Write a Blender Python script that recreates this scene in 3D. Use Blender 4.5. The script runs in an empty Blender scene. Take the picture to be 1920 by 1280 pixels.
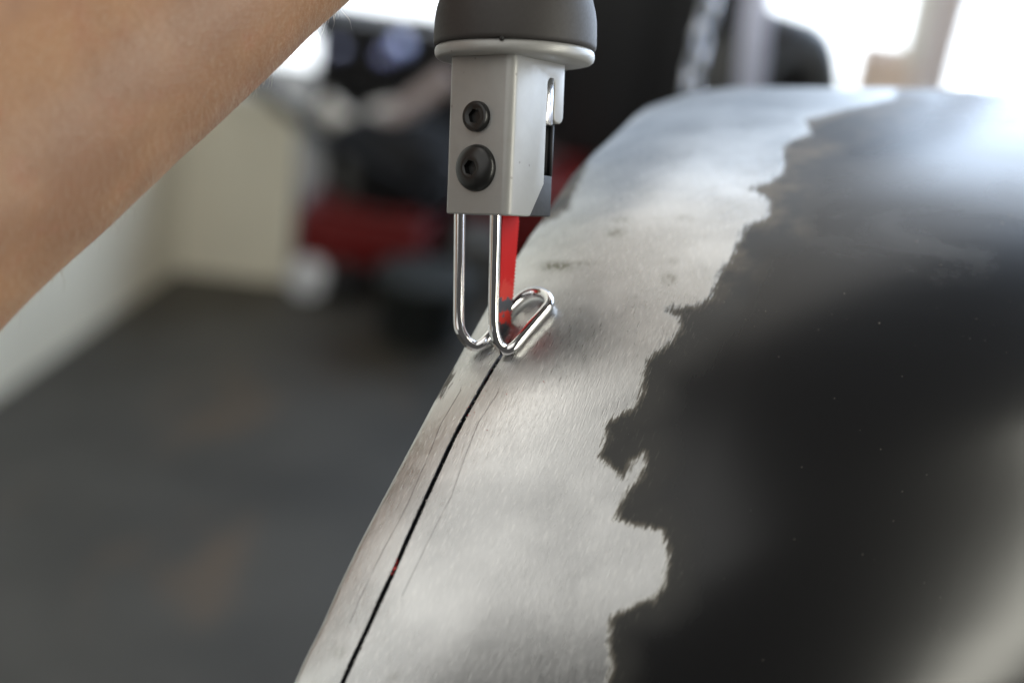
import bpy, bmesh, math, random
import numpy as np
from mathutils import Vector, Matrix, noise
random.seed(7); rng = np.random.default_rng(7)
C = bpy.context.scene
COL = C.collection
R = math.radians

# ------------------------------------------------------------------ camera
PITCH, ROLL, CAM_H = 25.0, 8.0, 1.30
F_PX = 2667.0
cam_d = bpy.data.cameras.new('camera'); cam = bpy.data.objects.new('camera', cam_d); COL.objects.link(cam)
cam_d.lens = 50; cam_d.sensor_width = 36; cam_d.clip_start = 0.02; cam_d.clip_end = 200
cam_d.dof.use_dof = True; cam_d.dof.focus_distance = 0.398; cam_d.dof.aperture_fstop = 4.2; cam_d.dof.aperture_blades = 9
cam.matrix_world = Matrix.Translation((0, 0, CAM_H)) @ Matrix.Rotation(R(90-PITCH), 4, 'X') @ Matrix.Rotation(R(ROLL), 4, 'Z')
C.camera = cam
CM = cam.matrix_world.copy(); CMn = np.array(CM)
def cw(X, Y, Z):
    """camera-space millimetres (right, up, forward) to a world point"""
    return CM @ Vector((X*.001, Y*.001, -Z*.001))
def px(x, y, Z):
    return cw((x-960)/F_PX*Z, (640-y)/F_PX*Z, Z)
def pxc(x, y, Z):
    return np.array([(x-960)/F_PX*Z, (640-y)/F_PX*Z, Z])
def cdir(X, Y, Z):
    return (CM.to_3x3() @ Vector((X, Y, -Z))).normalized()
def floor_px(x, y, z=0.0):
    d = CM.to_3x3() @ Vector(((x-960)/F_PX, (640-y)/F_PX, -1)); t = (z-CAM_H)/d.z
    return Vector((0, 0, CAM_H)) + d*t

# ------------------------------------------------------------------ world, lamps, exposure
w = bpy.data.worlds.new('World'); C.world = w; w.use_nodes = True
w.node_tree.nodes['Background'].inputs[0].default_value = (1.0, .98, .96, 1)
w.node_tree.nodes['Background'].inputs[1].default_value = 0.09
C.view_settings.view_transform = 'Standard'; C.view_settings.look = 'None'
C.view_settings.exposure = -0.25; C.view_settings.gamma = 1.0
def area(name, pos, target, sx, sy, power, color):
    d = bpy.data.lights.new(name, 'AREA'); d.shape = 'RECTANGLE'; d.size = sx; d.size_y = sy
    d.energy = power; d.color = color
    o = bpy.data.objects.new(name, d); COL.objects.link(o); o.location = pos
    o.rotation_euler = (Vector(target)-Vector(pos)).to_track_quat('-Z', 'Y').to_euler()
    return o
TGT = cw(0, 0, 400)
area('window_light', cw(-950, 1000, -560), TGT, 3.6, 3.2, 47, (1.0, .99, .955))
area('door_light', cw(760, -80, 640), TGT, .55, .55, 3.0, (.80, .86, 1.0))
area('ceiling_light', (-.25, 1.7, 2.5), (-.9, 2.3, .5), 2.4, 2.0, 19, (1.0, .95, .86))  # added fill lamp to brighten the cream walls
sl = area('shop_light', cw(1105, 40, -92), cw(140, -60, 388), .22, 1.5, 16, (1.0, .98, .86))  # added lamp, shaped to mirror a soft streak in the black paint
_z = (sl.location-cw(140, -60, 388)).normalized(); _y = cdir(-.121, .845, .28); _x = _y.cross(_z).normalized(); _y = _z.cross(_x)
sl.rotation_euler = Matrix((_x, _y, _z)).transposed().to_euler()
yl = area('daylight', Vector((2.2, 6.6, 3.4)), (2.2, 6.4, 0), 8, 4.5, 800, (.90, .95, 1.0)); yl.data.spread = R(50)

# ------------------------------------------------------------------ materials
def new_mat(name):
    m = bpy.data.materials.new(name); m.use_nodes = True
    nt = m.node_tree; return m, nt, nt.nodes['Principled BSDF']
def N(nt, t, **kw):
    n = nt.nodes.new(t)
    for k, v in kw.items():
        if k in n.inputs: n.inputs[k].default_value = v
        else: setattr(n, k, v)
    return n
def link(nt, a, b): nt.links.new(a, b)
def math_n(nt, op, a, b=None, c=None, clamp=False):
    n = nt.nodes.new('ShaderNodeMath'); n.operation = op; n.use_clamp = clamp
    for i, v in enumerate((a, b, c)):
        if v is None: continue
        if hasattr(v, 'default_value'): nt.links.new(v, n.inputs[i])
        else: n.inputs[i].default_value = v
    return n.outputs[0]
def mixc(nt, f, a, b):
    n = nt.nodes.new('ShaderNodeMix'); n.data_type = 'RGBA'
    for i, v in ((0, f), (6, a), (7, b)):
        if hasattr(v, 'default_value'): nt.links.new(v, n.inputs[i])
        else: n.inputs[i].default_value = v if not isinstance(v, tuple) else (*v, 1) if len(v) == 3 else v
    return n.outputs[2]
def mixf(nt, f, a, b):
    n = nt.nodes.new('ShaderNodeMix'); n.data_type = 'FLOAT'
    for i, v in ((0, f), (2, a), (3, b)):
        if hasattr(v, 'default_value'): nt.links.new(v, n.inputs[i])
        else: n.inputs[i].default_value = v
    return n.outputs[0]
def noise_n(nt, vec, scale, detail=3, rough=.5, dist=0):
    n = nt.nodes.new('ShaderNodeTexNoise'); n.inputs['Scale'].default_value = scale
    n.inputs['Detail'].default_value = detail; n.inputs['Roughness'].default_value = rough
    n.inputs['Distortion'].default_value = dist
    if vec is not None: nt.links.new(vec, n.inputs['Vector'])
    return n.outputs['Fac']
def mapping(nt, vec, scale=(1, 1, 1), rot=(0, 0, 0)):
    n = nt.nodes.new('ShaderNodeMapping'); n.inputs['Scale'].default_value = scale; n.inputs['Rotation'].default_value = rot
    nt.links.new(vec, n.inputs['Vector']); return n.outputs[0]
def ramp(nt, f, lo, hi):
    n = nt.nodes.new('ShaderNodeMapRange'); n.interpolation_type = 'SMOOTHSTEP'
    nt.links.new(f, n.inputs[0]); n.inputs[1].default_value = lo; n.inputs[2].default_value = hi
    return n.outputs[0]
def bump(nt, h, strength, dist, bsdf):
    b = nt.nodes.new('ShaderNodeBump'); b.inputs['Strength'].default_value = strength; b.inputs['Distance'].default_value = dist
    nt.links.new(h, b.inputs['Height']); nt.links.new(b.outputs[0], bsdf.inputs['Normal'])
def coords(nt, which='Object'):
    return nt.nodes.new('ShaderNodeTexCoord').outputs[which]
def simple(name, col, rough=.5, metal=0, var=.15, scale=40, bstr=0, bscale=400, bdist=.0002, spec=.5):
    m, nt, b = new_mat(name)
    co = coords(nt)
    f = noise_n(nt, co, scale, 4, .6)
    dark = tuple(c*(1-var) for c in col); light = tuple(min(1, c*(1+var)) for c in col)
    link(nt, mixc(nt, f, dark, light), b.inputs['Base Color'])
    f2 = noise_n(nt, co, scale*2.3, 3)
    link(nt, mixf(nt, f2, max(0.02, rough*.8), min(1, rough*1.2)), b.inputs['Roughness'])
    b.inputs['Metallic'].default_value = metal; b.inputs['Specular IOR Level'].default_value = spec
    if bstr: bump(nt, noise_n(nt, co, bscale, 2), bstr, bdist, b)
    return m

M = {}
M['housing'] = simple('cast_aluminium_paint', (.34, .337, .325), .42, .25, .10, 160, .35, 3200, .00006)
def wear(m, dark, amt=.5):
    nt = m.node_tree; b = nt.nodes['Principled BSDF']; l = b.inputs['Base Color'].links[0]; src = l.from_socket
    co = coords(nt); v = nt.nodes.new('ShaderNodeTexVoronoi'); v.inputs['Scale'].default_value = 170; link(nt, co, v.inputs['Vector'])
    pits = math_n(nt, 'SUBTRACT', 1.0, ramp(nt, math_n(nt, 'ADD', v.outputs['Distance'], math_n(nt, 'MULTIPLY', noise_n(nt, co, 1500, 2), .06)), .07, .12))
    gr = math_n(nt, 'MULTIPLY', ramp(nt, noise_n(nt, co, 130, 5, .7), .52, .75), .30)
    c = mixc(nt, math_n(nt, 'MULTIPLY', pits, amt), src, dark); c = mixc(nt, gr, c, tuple(x*3 for x in dark)); link(nt, c, b.inputs['Base Color'])
wear(M['housing'], (.10, .095, .085))
M['rubber'] = simple('grip_rubber', (.038, .034, .032), .62, 0, .12, 500, .4, 5000, .00004, .45)
M['black_oxide'] = simple('black_oxide_steel', (.016, .016, .016), .33, .2, .3, 600, .15, 4000, .00003)
M['chrome'] = simple('chromed_wire', (.78, .77, .77), .07, 1, .04, 300, .06, 900, .00004)
M['guard'] = simple('black_guard_steel', (.020, .020, .021), .55, .2, .25, 400, .3, 2600, .00005)
M['void'] = simple('slot_interior', (.006, .006, .006), .7)  # near-black: shade inside the openings put into the colour
M['tool_red'] = simple('red_enamel_tool', (.45, .02, .02), .25)
M['brass'] = simple('brass_fitting', (.55, .42, .2), .3, 1)

# bare chrome wire picks up filings: add sparse dark specks
# saw blade: red enamel worn to steel near the tip (local z in metres, tip at z0)
m, nt, b = new_mat('blade_red_enamel')
co = coords(nt); sep = nt.nodes.new('ShaderNodeSeparateXYZ'); link(nt, co, sep.inputs[0])
nz = noise_n(nt, mapping(nt, co, (1, 1, .8)), 620, 3, .6)
zz = math_n(nt, 'ADD', sep.outputs[2], math_n(nt, 'MULTIPLY', math_n(nt, 'SUBTRACT', nz, .5), .009))
worn = math_n(nt, 'SUBTRACT', 1.0, ramp(nt, zz, -.0242, -.0236))          # below this: worn to dark steel
patch = math_n(nt, 'MULTIPLY', ramp(nt, zz, -.0322, -.0316), math_n(nt, 'SUBTRACT', 1.0, ramp(nt, zz, -.0282, -.0276)))
steel = math_n(nt, 'MULTIPLY', worn, math_n(nt, 'SUBTRACT', 1.0, patch))
pale = ramp(nt, math_n(nt, 'ADD', zz, math_n(nt, 'MULTIPLY', sep.outputs[1], .9)), -.0035, -.0045)
red = mixc(nt, math_n(nt, 'MULTIPLY', math_n(nt, 'SUBTRACT', 1.0, ramp(nt, zz, -.0200, -.0180)), .6), (.42, .008, .007), (.50, .06, .045))
scr = ramp(nt, noise_n(nt, mapping(nt, co, (1, 1, .12)), 2200, 2), .72, .78)
red = mixc(nt, math_n(nt, 'MULTIPLY', scr, .45), red, (.7, .3, .26))
link(nt, mixc(nt, steel, red, (.10, .105, .12)), b.inputs['Base Color'])
link(nt, math_n(nt, 'MULTIPLY', steel, .7), b.inputs['Metallic'])
link(nt, mixf(nt, nz, .35, .5), b.inputs['Roughness']); b.inputs['Specular IOR Level'].default_value = .12
bump(nt, worn, .4, .0001, b)
M['blade'] = m

# skin
m, nt, b = new_mat('forearm_skin')
co = coords(nt)
f = noise_n(nt, co, 22, 4, .55); f2 = noise_n(nt, co, 95, 4, .6)
c1 = mixc(nt, ramp(nt, f, .35, .65), (.31, .168, .102), (.43, .245, .140))
c1 = mixc(nt, math_n(nt, 'MULTIPLY', ramp(nt, f2, .5, .75), .35), c1, (.40, .17, .11))
link(nt, c1, b.inputs['Base Color'])
b.inputs['Roughness'].default_value = .47; b.inputs['Subsurface Weight'].default_value = .12
b.inputs['Subsurface Radius'].default_value = (1, .35, .2); b.inputs['Subsurface Scale'].default_value = .003
vor = nt.nodes.new('ShaderNodeTexVoronoi'); vor.inputs['Scale'].default_value = 900
link(nt, mapping(nt, co, (1, 1, 1)), vor.inputs['Vector'])
h = math_n(nt, 'ADD', math_n(nt, 'MULTIPLY', vor.outputs['Distance'], .6), noise_n(nt, co, 320, 4, .6))
bump(nt, h, .6, .00028, b)
M['skin'] = m
M['hair'] = simple('fine_arm_hair', (.75, .66, .55), .4)

# panel: bare ground steel and black paint, worn boundary
m, nt, b = new_mat('panel_steel_and_black_paint')
uv = coords(nt, 'UV')                      # u across from edge (mm), v along (mm)
att = nt.nodes.new('ShaderNodeAttribute'); att.attribute_name = 'paint_d'; d = att.outputs['Fac']
sm = nt.nodes.new('ShaderNodeAttribute'); sm.attribute_name = 'smudge'
sc = nt.nodes.new('ShaderNodeAttribute'); sc.attribute_name = 'scribe'
sc2 = nt.nodes.new('ShaderNodeAttribute'); sc2.attribute_name = 'scribe2'
bris = noise_n(nt, mapping(nt, uv, (1.5, .16, 1), (0, 0, R(6))), 1.0, 4, .65)
edge_n = math_n(nt, 'MULTIPLY', math_n(nt, 'SUBTRACT', bris, .5), 46.0)
fine = math_n(nt, 'MULTIPLY', math_n(nt, 'SUBTRACT', noise_n(nt, uv, .45, 5, .6), .5), 8.0)
dd = math_n(nt, 'ADD', math_n(nt, 'ADD', d, edge_n), fine)
paint = ramp(nt, dd, -4, 4)
# sanded band just inside the paint, breadth varies
bandn = math_n(nt, 'MULTIPLY', math_n(nt, 'SUBTRACT', noise_n(nt, uv, .03, 2, .5), .5), 90.0)
bands = math_n(nt, 'MULTIPLY', math_n(nt, 'SUBTRACT', bris, .5), 30.0)
band = math_n(nt, 'SUBTRACT', 1.0, ramp(nt, math_n(nt, 'ADD', math_n(nt, 'ADD', d, bandn), bands), 5, 95))
sv = nt.nodes.new('ShaderNodeSeparateXYZ'); link(nt, uv, sv.inputs[0])
upm = ramp(nt, sv.outputs[1], 8, 55)
dust = math_n(nt, 'MULTIPLY', upm, ramp(nt, noise_n(nt, mapping(nt, uv, (.018, .03, 1)), 1.0, 5, .65, .6), .46, .72))
pcol = mixc(nt, band, (.006, .006, .0066), (.021, .0205, .019))
brown = math_n(nt, 'MULTIPLY', upm, ramp(nt, noise_n(nt, uv, .05, 4, .6), .40, .66))
pcol = mixc(nt, math_n(nt, 'MULTIPLY', math_n(nt, 'MULTIPLY', band, brown), .9), pcol, (.135, .108, .075))
pcol = mixc(nt, math_n(nt, 'MULTIPLY', dust, .22), pcol, (.11, .095, .075))
speck = nt.nodes.new('ShaderNodeTexVoronoi'); speck.inputs['Scale'].default_value = .16; link(nt, uv, speck.inputs['Vector'])
sp = math_n(nt, 'SUBTRACT', 1.0, ramp(nt, speck.outputs['Distance'], .035, .05))
pcol = mixc(nt, math_n(nt, 'MULTIPLY', sp, .12), pcol, (.30, .28, .25))
prim = math_n(nt, 'SUBTRACT', 1.0, ramp(nt, dd, 3, 12))
pcol = mixc(nt, math_n(nt, 'MULTIPLY', prim, .55), pcol, (.13, .115, .09))
thru = math_n(nt, 'MULTIPLY', ramp(nt, bris, .58, .70), math_n(nt, 'SUBTRACT', 1.0, ramp(nt, d, 10, 60)))
pcol = mixc(nt, math_n(nt, 'MULTIPLY', thru, .5), pcol, (.16, .15, .13))
prough = mixf(nt, band, mixf(nt, dust, .26, .33), .42)
# metal
streak = noise_n(nt, mapping(nt, uv, (3.4, .24, 1), (0, 0, R(8))), 1.0, 2, .5)
streak2 = noise_n(nt, mapping(nt, uv, (5.5, .16, 1), (0, 0, R(-7))), 1.0, 2, .5)
cloud = noise_n(nt, mapping(nt, uv, (.03, .035, 1)), 1.0, 3, .5, .0)
mcol = mixc(nt, ramp(nt, cloud, .35, .68), (.43, .43, .425), (.59, .59, .58))
mcol = mixc(nt, math_n(nt, 'MULTIPLY', ramp(nt, streak, .54, .74), .5), mcol, (.86, .85, .82))
smf = math_n(nt, 'MULTIPLY', sm.outputs['Fac'], ramp(nt, noise_n(nt, mapping(nt, uv, (.9, .35, 1), (0, 0, R(30))), 1.0, 4, .7), .30, .62))
mcol = mixc(nt, smf, mcol, (.16, .155, .12))
scl = math_n(nt, 'MULTIPLY', math_n(nt, 'SUBTRACT', 1.0, ramp(nt, math_n(nt, 'MINIMUM', math_n(nt, 'ABSOLUTE', sc.outputs['Fac']), math_n(nt, 'ABSOLUTE', sc2.outputs['Fac'])), .5, 1.4)), ramp(nt, noise_n(nt, uv, .10, 2), .2, .45))
mcol = mixc(nt, math_n(nt, 'MULTIPLY', scl, .65), mcol, (.14, .13, .13))
mrough = math_n(nt, 'ADD', mixf(nt, cloud, .26, .36), math_n(nt, 'MULTIPLY', math_n(nt, 'SUBTRACT', streak, .5), .22))
link(nt, mixc(nt, paint, mcol, pcol), b.inputs['Base Color'])
link(nt, mixf(nt, paint, 1.0, 0.0), b.inputs['Metallic'])
link(nt, mixf(nt, paint, mrough, prough), b.inputs['Roughness'])
hs = math_n(nt, 'ADD', math_n(nt, 'MULTIPLY', streak, .7), math_n(nt, 'MULTIPLY', streak2, .6))
notp = mixf(nt, paint, 1.0, math_n(nt, 'MULTIPLY', band, .25))
bp = nt.nodes.new('ShaderNodeBump'); bp.inputs['Distance'].default_value = .00008
bp.inputs['Strength'].default_value = .9
lump = math_n(nt, 'MULTIPLY', notp, math_n(nt, 'MULTIPLY', noise_n(nt, mapping(nt, uv, (.06, .03, 1)), 1.0, 1), 1.6))
link(nt, math_n(nt, 'ADD', math_n(nt, 'ADD', math_n(nt, 'MULTIPLY', hs, notp), math_n(nt, 'MULTIPLY', paint, .35)), lump), bp.inputs['Height'])
link(nt, bp.outputs[0], b.inputs['Normal'])
M['panel'] = m
M['cut_face'] = simple('sawn_steel_edge', (.10, .095, .10), .5, .6)
M['filing'] = simple('steel_filing', (.35, .34, .33), .35, .9)
M['red_fleck'] = simple('red_fleck', (.45, .03, .03), .5)

# ------------------------------------------------------------------ mesh helpers
def obj(name, bm, mat, parent=None, smooth=True, label=None, cat=None, group=None, kind=None):
    me = bpy.data.meshes.new(name); bm.to_mesh(me); bm.free()
    if mat is not None: me.materials.append(mat)
    if smooth:
        for p in me.polygons: p.use_smooth = True
    o = bpy.data.objects.new(name, me); COL.objects.link(o)
    if parent is not None: o.parent = parent
    for k, v in (('label', label), ('category', cat), ('group', group), ('kind', kind)):
        if v: o[k] = v
    return o
def empty(name, label, cat, mat=None, group=None):
    o = bpy.data.objects.new(name, None); COL.objects.link(o); o.empty_display_size = .02
    o['label'] = label; o['category'] = cat
    if group: o['group'] = group
    if mat is not None: o.matrix_world = mat
    return o
def bevel(o, width, seg=3, angle=30):
    md = o.modifiers.new('bevel', 'BEVEL'); md.width = width; md.segments = seg; md.limit_method = 'ANGLE'; md.angle_limit = R(angle)
    md.harden_normals = False
    return o
def box(bm, x0, x1, y0, y1, z0, z1, mtx=None):
    r = bmesh.ops.create_cube(bm, size=1)
    for v in r['verts']:
        v.co = Vector((x0+(v.co.x+.5)*(x1-x0), y0+(v.co.y+.5)*(y1-y0), z0+(v.co.z+.5)*(z1-z0)))
        if mtx is not None: v.co = mtx @ v.co
    return r['verts']
def lathe(bm, prof, seg=64, mtx=None, cap0=False, cap1=False, rf=None):
    rings = []
    for i, (r, z) in enumerate(prof):
        ring = []
        for k in range(seg):
            a = 2*math.pi*k/seg; rr = r if rf is None else rf(i, r, a)
            co = Vector((rr*math.cos(a), rr*math.sin(a), z))
            ring.append(bm.verts.new(mtx @ co if mtx is not None else co))
        rings.append(ring)
    for a, b2 in zip(rings, rings[1:]):
        for k in range(seg):
            bm.faces.new((a[k], a[(k+1) % seg], b2[(k+1) % seg], b2[k]))
    if cap0: bm.faces.new(rings[0][::-1])
    if cap1: bm.faces.new(rings[-1])
def prism(bm, pts, axis_fn, a0, a1):
    """pts polygon 2-D, axis_fn(u,v,a)->Vector"""
    lo = [bm.verts.new(axis_fn(u, v, a0)) for u, v in pts]; hi = [bm.verts.new(axis_fn(u, v, a1)) for u, v in pts]
    bm.faces.new(lo[::-1]); bm.faces.new(hi)
    n = len(pts)
    for i in range(n): bm.faces.new((lo[i], lo[(i+1) % n], hi[(i+1) % n], hi[i]))
    bmesh.ops.recalc_face_normals(bm, faces=bm.faces)
def catmull(P, n=10, closed=False):
    P = [np.array(p, float) for p in P]; out = []
    Q = [2*P[0]-P[1]] + P + [2*P[-1]-P[-2]]
    for i in range(1, len(Q)-2):
        p0, p1, p2, p3 = Q[i-1], Q[i], Q[i+1], Q[i+2]
        for k in range(n):
            t = k/n
            out.append(.5*((2*p1)+(-p0+p2)*t+(2*p0-5*p1+4*p2-p3)*t*t+(-p0+3*p1-3*p2+p3)*t**3))
    out.append(P[-1]); return out
def tube(bm, pts, r, seg=20, cap=True, rfn=None):
    pts = [Vector(p) for p in pts]; rings = []
    t0 = (pts[1]-pts[0]).normalized(); nrm = t0.orthogonal().normalized()
    for i, p in enumerate(pts):
        t = (pts[min(i+1, len(pts)-1)]-pts[max(i-1, 0)]).normalized()
        nrm = (nrm - t*nrm.dot(t)).normalized(); bn = t.cross(nrm)
        rr = r if rfn is None else rfn(i/(len(pts)-1))
        rings.append([bm.verts.new(p+(nrm*math.cos(2*math.pi*k/seg)+bn*math.sin(2*math.pi*k/seg))*rr) for k in range(seg)])
    for a, b2 in zip(rings, rings[1:]):
        for k in range(seg): bm.faces.new((a[k], a[(k+1) % seg], b2[(k+1) % seg], b2[k]))
    if cap: bm.faces.new(rings[0][::-1]); bm.faces.new(rings[-1])

# ------------------------------------------------------------------ the panel surface (camera-space mm)
th_s = np.array([-260, -110, -50, 0, 60, 130, 200, 300, 380.])
th_v = np.array([-35, 2, 24, 42, 55, 70, 83, 112, 140.])
KUP = 1.0
ss = np.arange(-260, 380, .5)
def build_profile(k):
    s2 = np.where(th_s > 0, th_s*k, th_s)
    S = np.arange(-260, 380*k, .5)
    # smooth interpolation of the heading
    T = np.interp(S, s2, th_v); ker = np.ones(61)/61; T = np.convolve(np.pad(T, 30, mode='edge'), ker, 'valid'); T = np.radians(T)
    Y = np.cumsum(np.cos(T))*.5; Z = np.cumsum(np.sin(T))*.5
    i0 = np.argmin(abs(S)); Y -= Y[i0]; Z -= Z[i0]; return S, T, Y, Z
Z_TOOL, Y_TOOL = 402.8, -4.0
def crest_px(k):
    S, T, Y, Z = build_profile(k); return 640-np.max((Y+Y_TOOL-2)/(Z+Z_TOOL))*F_PX
lo, hi = .2, 2.5
for _ in range(40):
    mid = (lo+hi)/2
    if crest_px(mid) > 174: lo = mid
    else: hi = mid
KUP = (lo+hi)/2
PS, PT, PY, PZ = build_profile(KUP)
def hoff(t, s):
    t = np.asarray(t, float)
    left = np.clip(42-t, 0, None)**2/(2*108.0)
    k = np.interp(s, [-120, 60, 200], [1/240., 1/420., 1/1800.])
    right = np.clip(t-85, 0, None)**2*.5*k
    wav = .25*np.sin(t*.06+s*.035)+.18*np.sin(s*.08-t*.03)
    return left+right+wav
def surf(s, X, XL):
    t = X-XL
    th = np.interp(s, PS, PT); Y = np.interp(s, PS, PY)+Y_TOOL; Z = np.interp(s, PS, PZ)+Z_TOOL
    h = hoff(t, s)                       # push into the panel, away from the outward normal (0, sin, -cos)
    return np.stack([X+0*h, Y-h*np.sin(th), Z+h*np.cos(th)], -1)
def proj(P): return 960+P[..., 0]/P[..., 2]*F_PX, 640-P[..., 1]/P[..., 2]*F_PX
EDGE = np.array([(1330, 168), (1312, 171), (1259, 179), (1225, 194), (1194, 216), (1150, 257), (1109, 294), (1078, 326), (1047, 372), (1019, 413), (1000, 438),
 (985, 463), (971, 484), (945, 528), (910, 589), (891, 624), (872, 656), (860, 680), (848, 699), (822, 746), (804, 781), (766, 853), (724, 933), (682, 1013),
 (644, 1092), (607, 1177), (574, 1242), (558, 1280), (500, 1410), (430, 1560), (300, 1900)], float)
def edge_x(y): return np.interp(y, EDGE[:, 1], EDGE[:, 0])
def solve_X(s, curve):
    lo, hi = -400., 400.
    for _ in range(50):
        m_ = (lo+hi)/2; P = surf(s, m_, m_); a, b_ = proj(P)
        if a < curve(b_): lo = m_
        else: hi = m_
    return (lo+hi)/2
S_ROWS = np.arange(-200, 380*KUP-20, 1.0)
ythe = np.array([proj(surf(s, 60., -60.))[1] for s in S_ROWS]); i_crest = int(np.argmin(ythe)); S_CREST = S_ROWS[i_crest]
XLs = []
for s in S_ROWS:
    if s < S_CREST-14: XLs.append(solve_X(s, edge_x))
    else: XLs.append(XLs[-1]+min(1.4, XLs[-1]-XLs[-2]+.01) if s < S_CREST+20 else XLs[-1]+.6)
XLs = np.array(XLs); ker = np.ones(7)/7; XLs = np.convolve(np.pad(XLs, 3, mode='edge'), ker, 'valid')
def XL(s): return np.interp(s, S_ROWS, XLs)
# slot
SLOT = np.array([(966, 622), (958, 636), (935, 672), (905, 722), (880, 765), (850, 822), (800, 930), (765, 1008), (730, 1088), (690, 1174), (642, 1280), (590, 1395), (520, 1560)], float)
def slot_x(y): return np.interp(y, SLOT[:, 1], SLOT[:, 0])
def solve_slot(s):
    lo, hi = XL(s), XL(s)+80
    for _ in range(40):
        m_ = (lo+hi)/2; a, b_ = proj(surf(s, m_, XL(s)))
        if a < slot_x(b_): lo = m_
        else: hi = m_
    return (lo+hi)/2
def s_at_py(py, pxx):
    """(s, X) of the surface point seen at a pixel"""
    best = None; s, X = 0., (pxx-960)*.15
    for _ in range(60):
        P = surf(s, X, XL(s)); a, b_ = proj(P)
        X += (pxx-a)*P[2]/F_PX; s += (b_-py)*P[2]/F_PX*.8
    return s, X
S_TIP, _ = s_at_py(626, 964)
TSLOT = []
for s in S_ROWS:
    if s <= S_TIP: TSLOT.append(solve_slot(s)-XL(s))
    else: TSLOT.append(TSLOT[-1])
TSLOT = np.array(TSLOT); TSLOT = np.convolve(np.pad(TSLOT, 4, mode='edge'), np.ones(9)/9, 'valid')
def wslot(s): return .72*np.clip((S_TIP-s)/10, 0, 1)*(1+.0*s)
# columns
tA = np.linspace(0, 1, 14)                    # edge..slot fractions
tB = np.concatenate([np.arange(.0, 60, .8), np.arange(60, 150, 1.2), np.arange(150, 300, 4)])
rows = []
roll_n, flange_n = 6, 6
for s, xl, ts in zip(S_ROWS, XLs, TSLOT):
    wv = wslot(s); jl = .18*noise.noise(Vector((s*.12, 5, 0)))+.12*noise.noise(Vector((s*1.3, 3, 0)))+.06*noise.noise(Vector((s*4.1, 9, 0))); jr = .10*noise.noise(Vector((s*1.7, 13, 0)))+.07*noise.noise(Vector((s*4.3, 19, 0)))
    fr = min(1, wv/.3)
    ta = tA*(ts-wv+jl*fr); tb = (ts+wv+jr*fr)+tB
    tt = np.concatenate([ta, tb]); P = surf(s, xl+tt, xl)
    th = float(np.interp(s, PS, PT)); No = np.array([0, math.sin(th), -math.cos(th)])
    # rolled lip: start tangent from the first two points, turn towards -No
    tg = P[0]-P[1]; tg /= np.linalg.norm(tg); rr = 1.6
    nrm = No - tg*np.dot(No, tg); nrm /= np.linalg.norm(nrm)
    lip = []
    a_end = math.pi/2*1.0
    for k in range(1, roll_n+1):
        a = a_end*k/roll_n; lip.append(P[0]+tg*rr*math.sin(a)-nrm*rr*(1-math.cos(a)))
    d_end = -nrm
    for k in range(1, flange_n+1): lip.append(lip[roll_n-1]+d_end*k*5.0)
    rows.append(np.vstack([np.array(lip[::-1]), P]))
G = np.array(rows); nr, nc = G.shape[:2]; n_lip = roll_n+flange_n; c_slot = n_lip+len(tA)-1
# outline polygons of the paint, image px -> stays as a worn edge on the surface
BL = [(1740, -600), (1700, 120), (1676, 184), (1590, 203), (1507, 224), (1517, 250), (1487, 260), (1466, 276), (1469, 300), (1467, 322), (1450, 338), (1403, 354), (1422, 363), (1441, 379), (1442, 400),
 (1434, 410), (1406, 419), (1390, 435), (1383, 457), (1369, 482), (1347, 513), (1336, 540), (1332, 556), (1305, 572), (1250, 577), (1250, 586), (1273, 595), (1273, 615), (1258, 638), (1234, 656), (1211, 673), (1205, 697),
 (1203, 732), (1187, 763), (1156, 779), (1133, 794), (1137, 814), (1121, 853), (1146, 880), (1170, 902), (1176, 885), (1185, 867), (1207, 853), (1210, 871), (1194, 900), (1180, 912), (1162, 942), (1154, 972), (1177, 984), (1230, 993), (1240, 996), (1251, 1025), (1252, 1055), (1241, 1100),
 (1222, 1124), (1211, 1122), (1144, 1154), (1140, 1212), (1146, 1246), (1136, 1280), (1122, 1400), (1090, 1500), (1080, 2600), (5000, 2600), (5000, -600)]
SL1 = [(1104, 296), (1100, 312), (1084, 347), (1072, 372), (1067, 391), (1040, 407), (1014, 421), (960, 420), (1000, 300)]
SL2 = [(852, 694), (851, 701), (837, 727), (823, 749), (790, 749), (800, 694)]
def sdf(poly, X, Y):
    P = np.array(poly, float); Q = np.roll(P, -1, 0); D = np.full(X.shape, 1e9); ins = np.zeros(X.shape, bool)
    for (x0, y0), (x1, y1) in zip(P, Q):
        ex, ey = x1-x0, y1-y0; L = ex*ex+ey*ey+1e-9
        t = np.clip(((X-x0)*ex+(Y-y0)*ey)/L, 0, 1); dx = X-x0-t*ex; dy = Y-y0-t*ey; D = np.minimum(D, dx*dx+dy*dy)
        c = ((y0 > Y) != (y1 > Y)) & (X < (x1-x0)*(Y-y0)/((y1-y0) if y1 != y0 else 1e-9)+x0); ins ^= c
    D = np.sqrt(D); return np.where(ins, D, -D)
GX, GY = proj(G)
ic = int(np.argmin(abs(S_ROWS-(S_CREST-1))))
GX[ic:] = GX[ic]; GY[ic:] = GY[ic]
PD = np.maximum(np.maximum(sdf(BL, GX, GY), sdf(SL1, GX, GY)), sdf(SL2, GX, GY))
SMG = np.zeros_like(PD)
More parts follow.
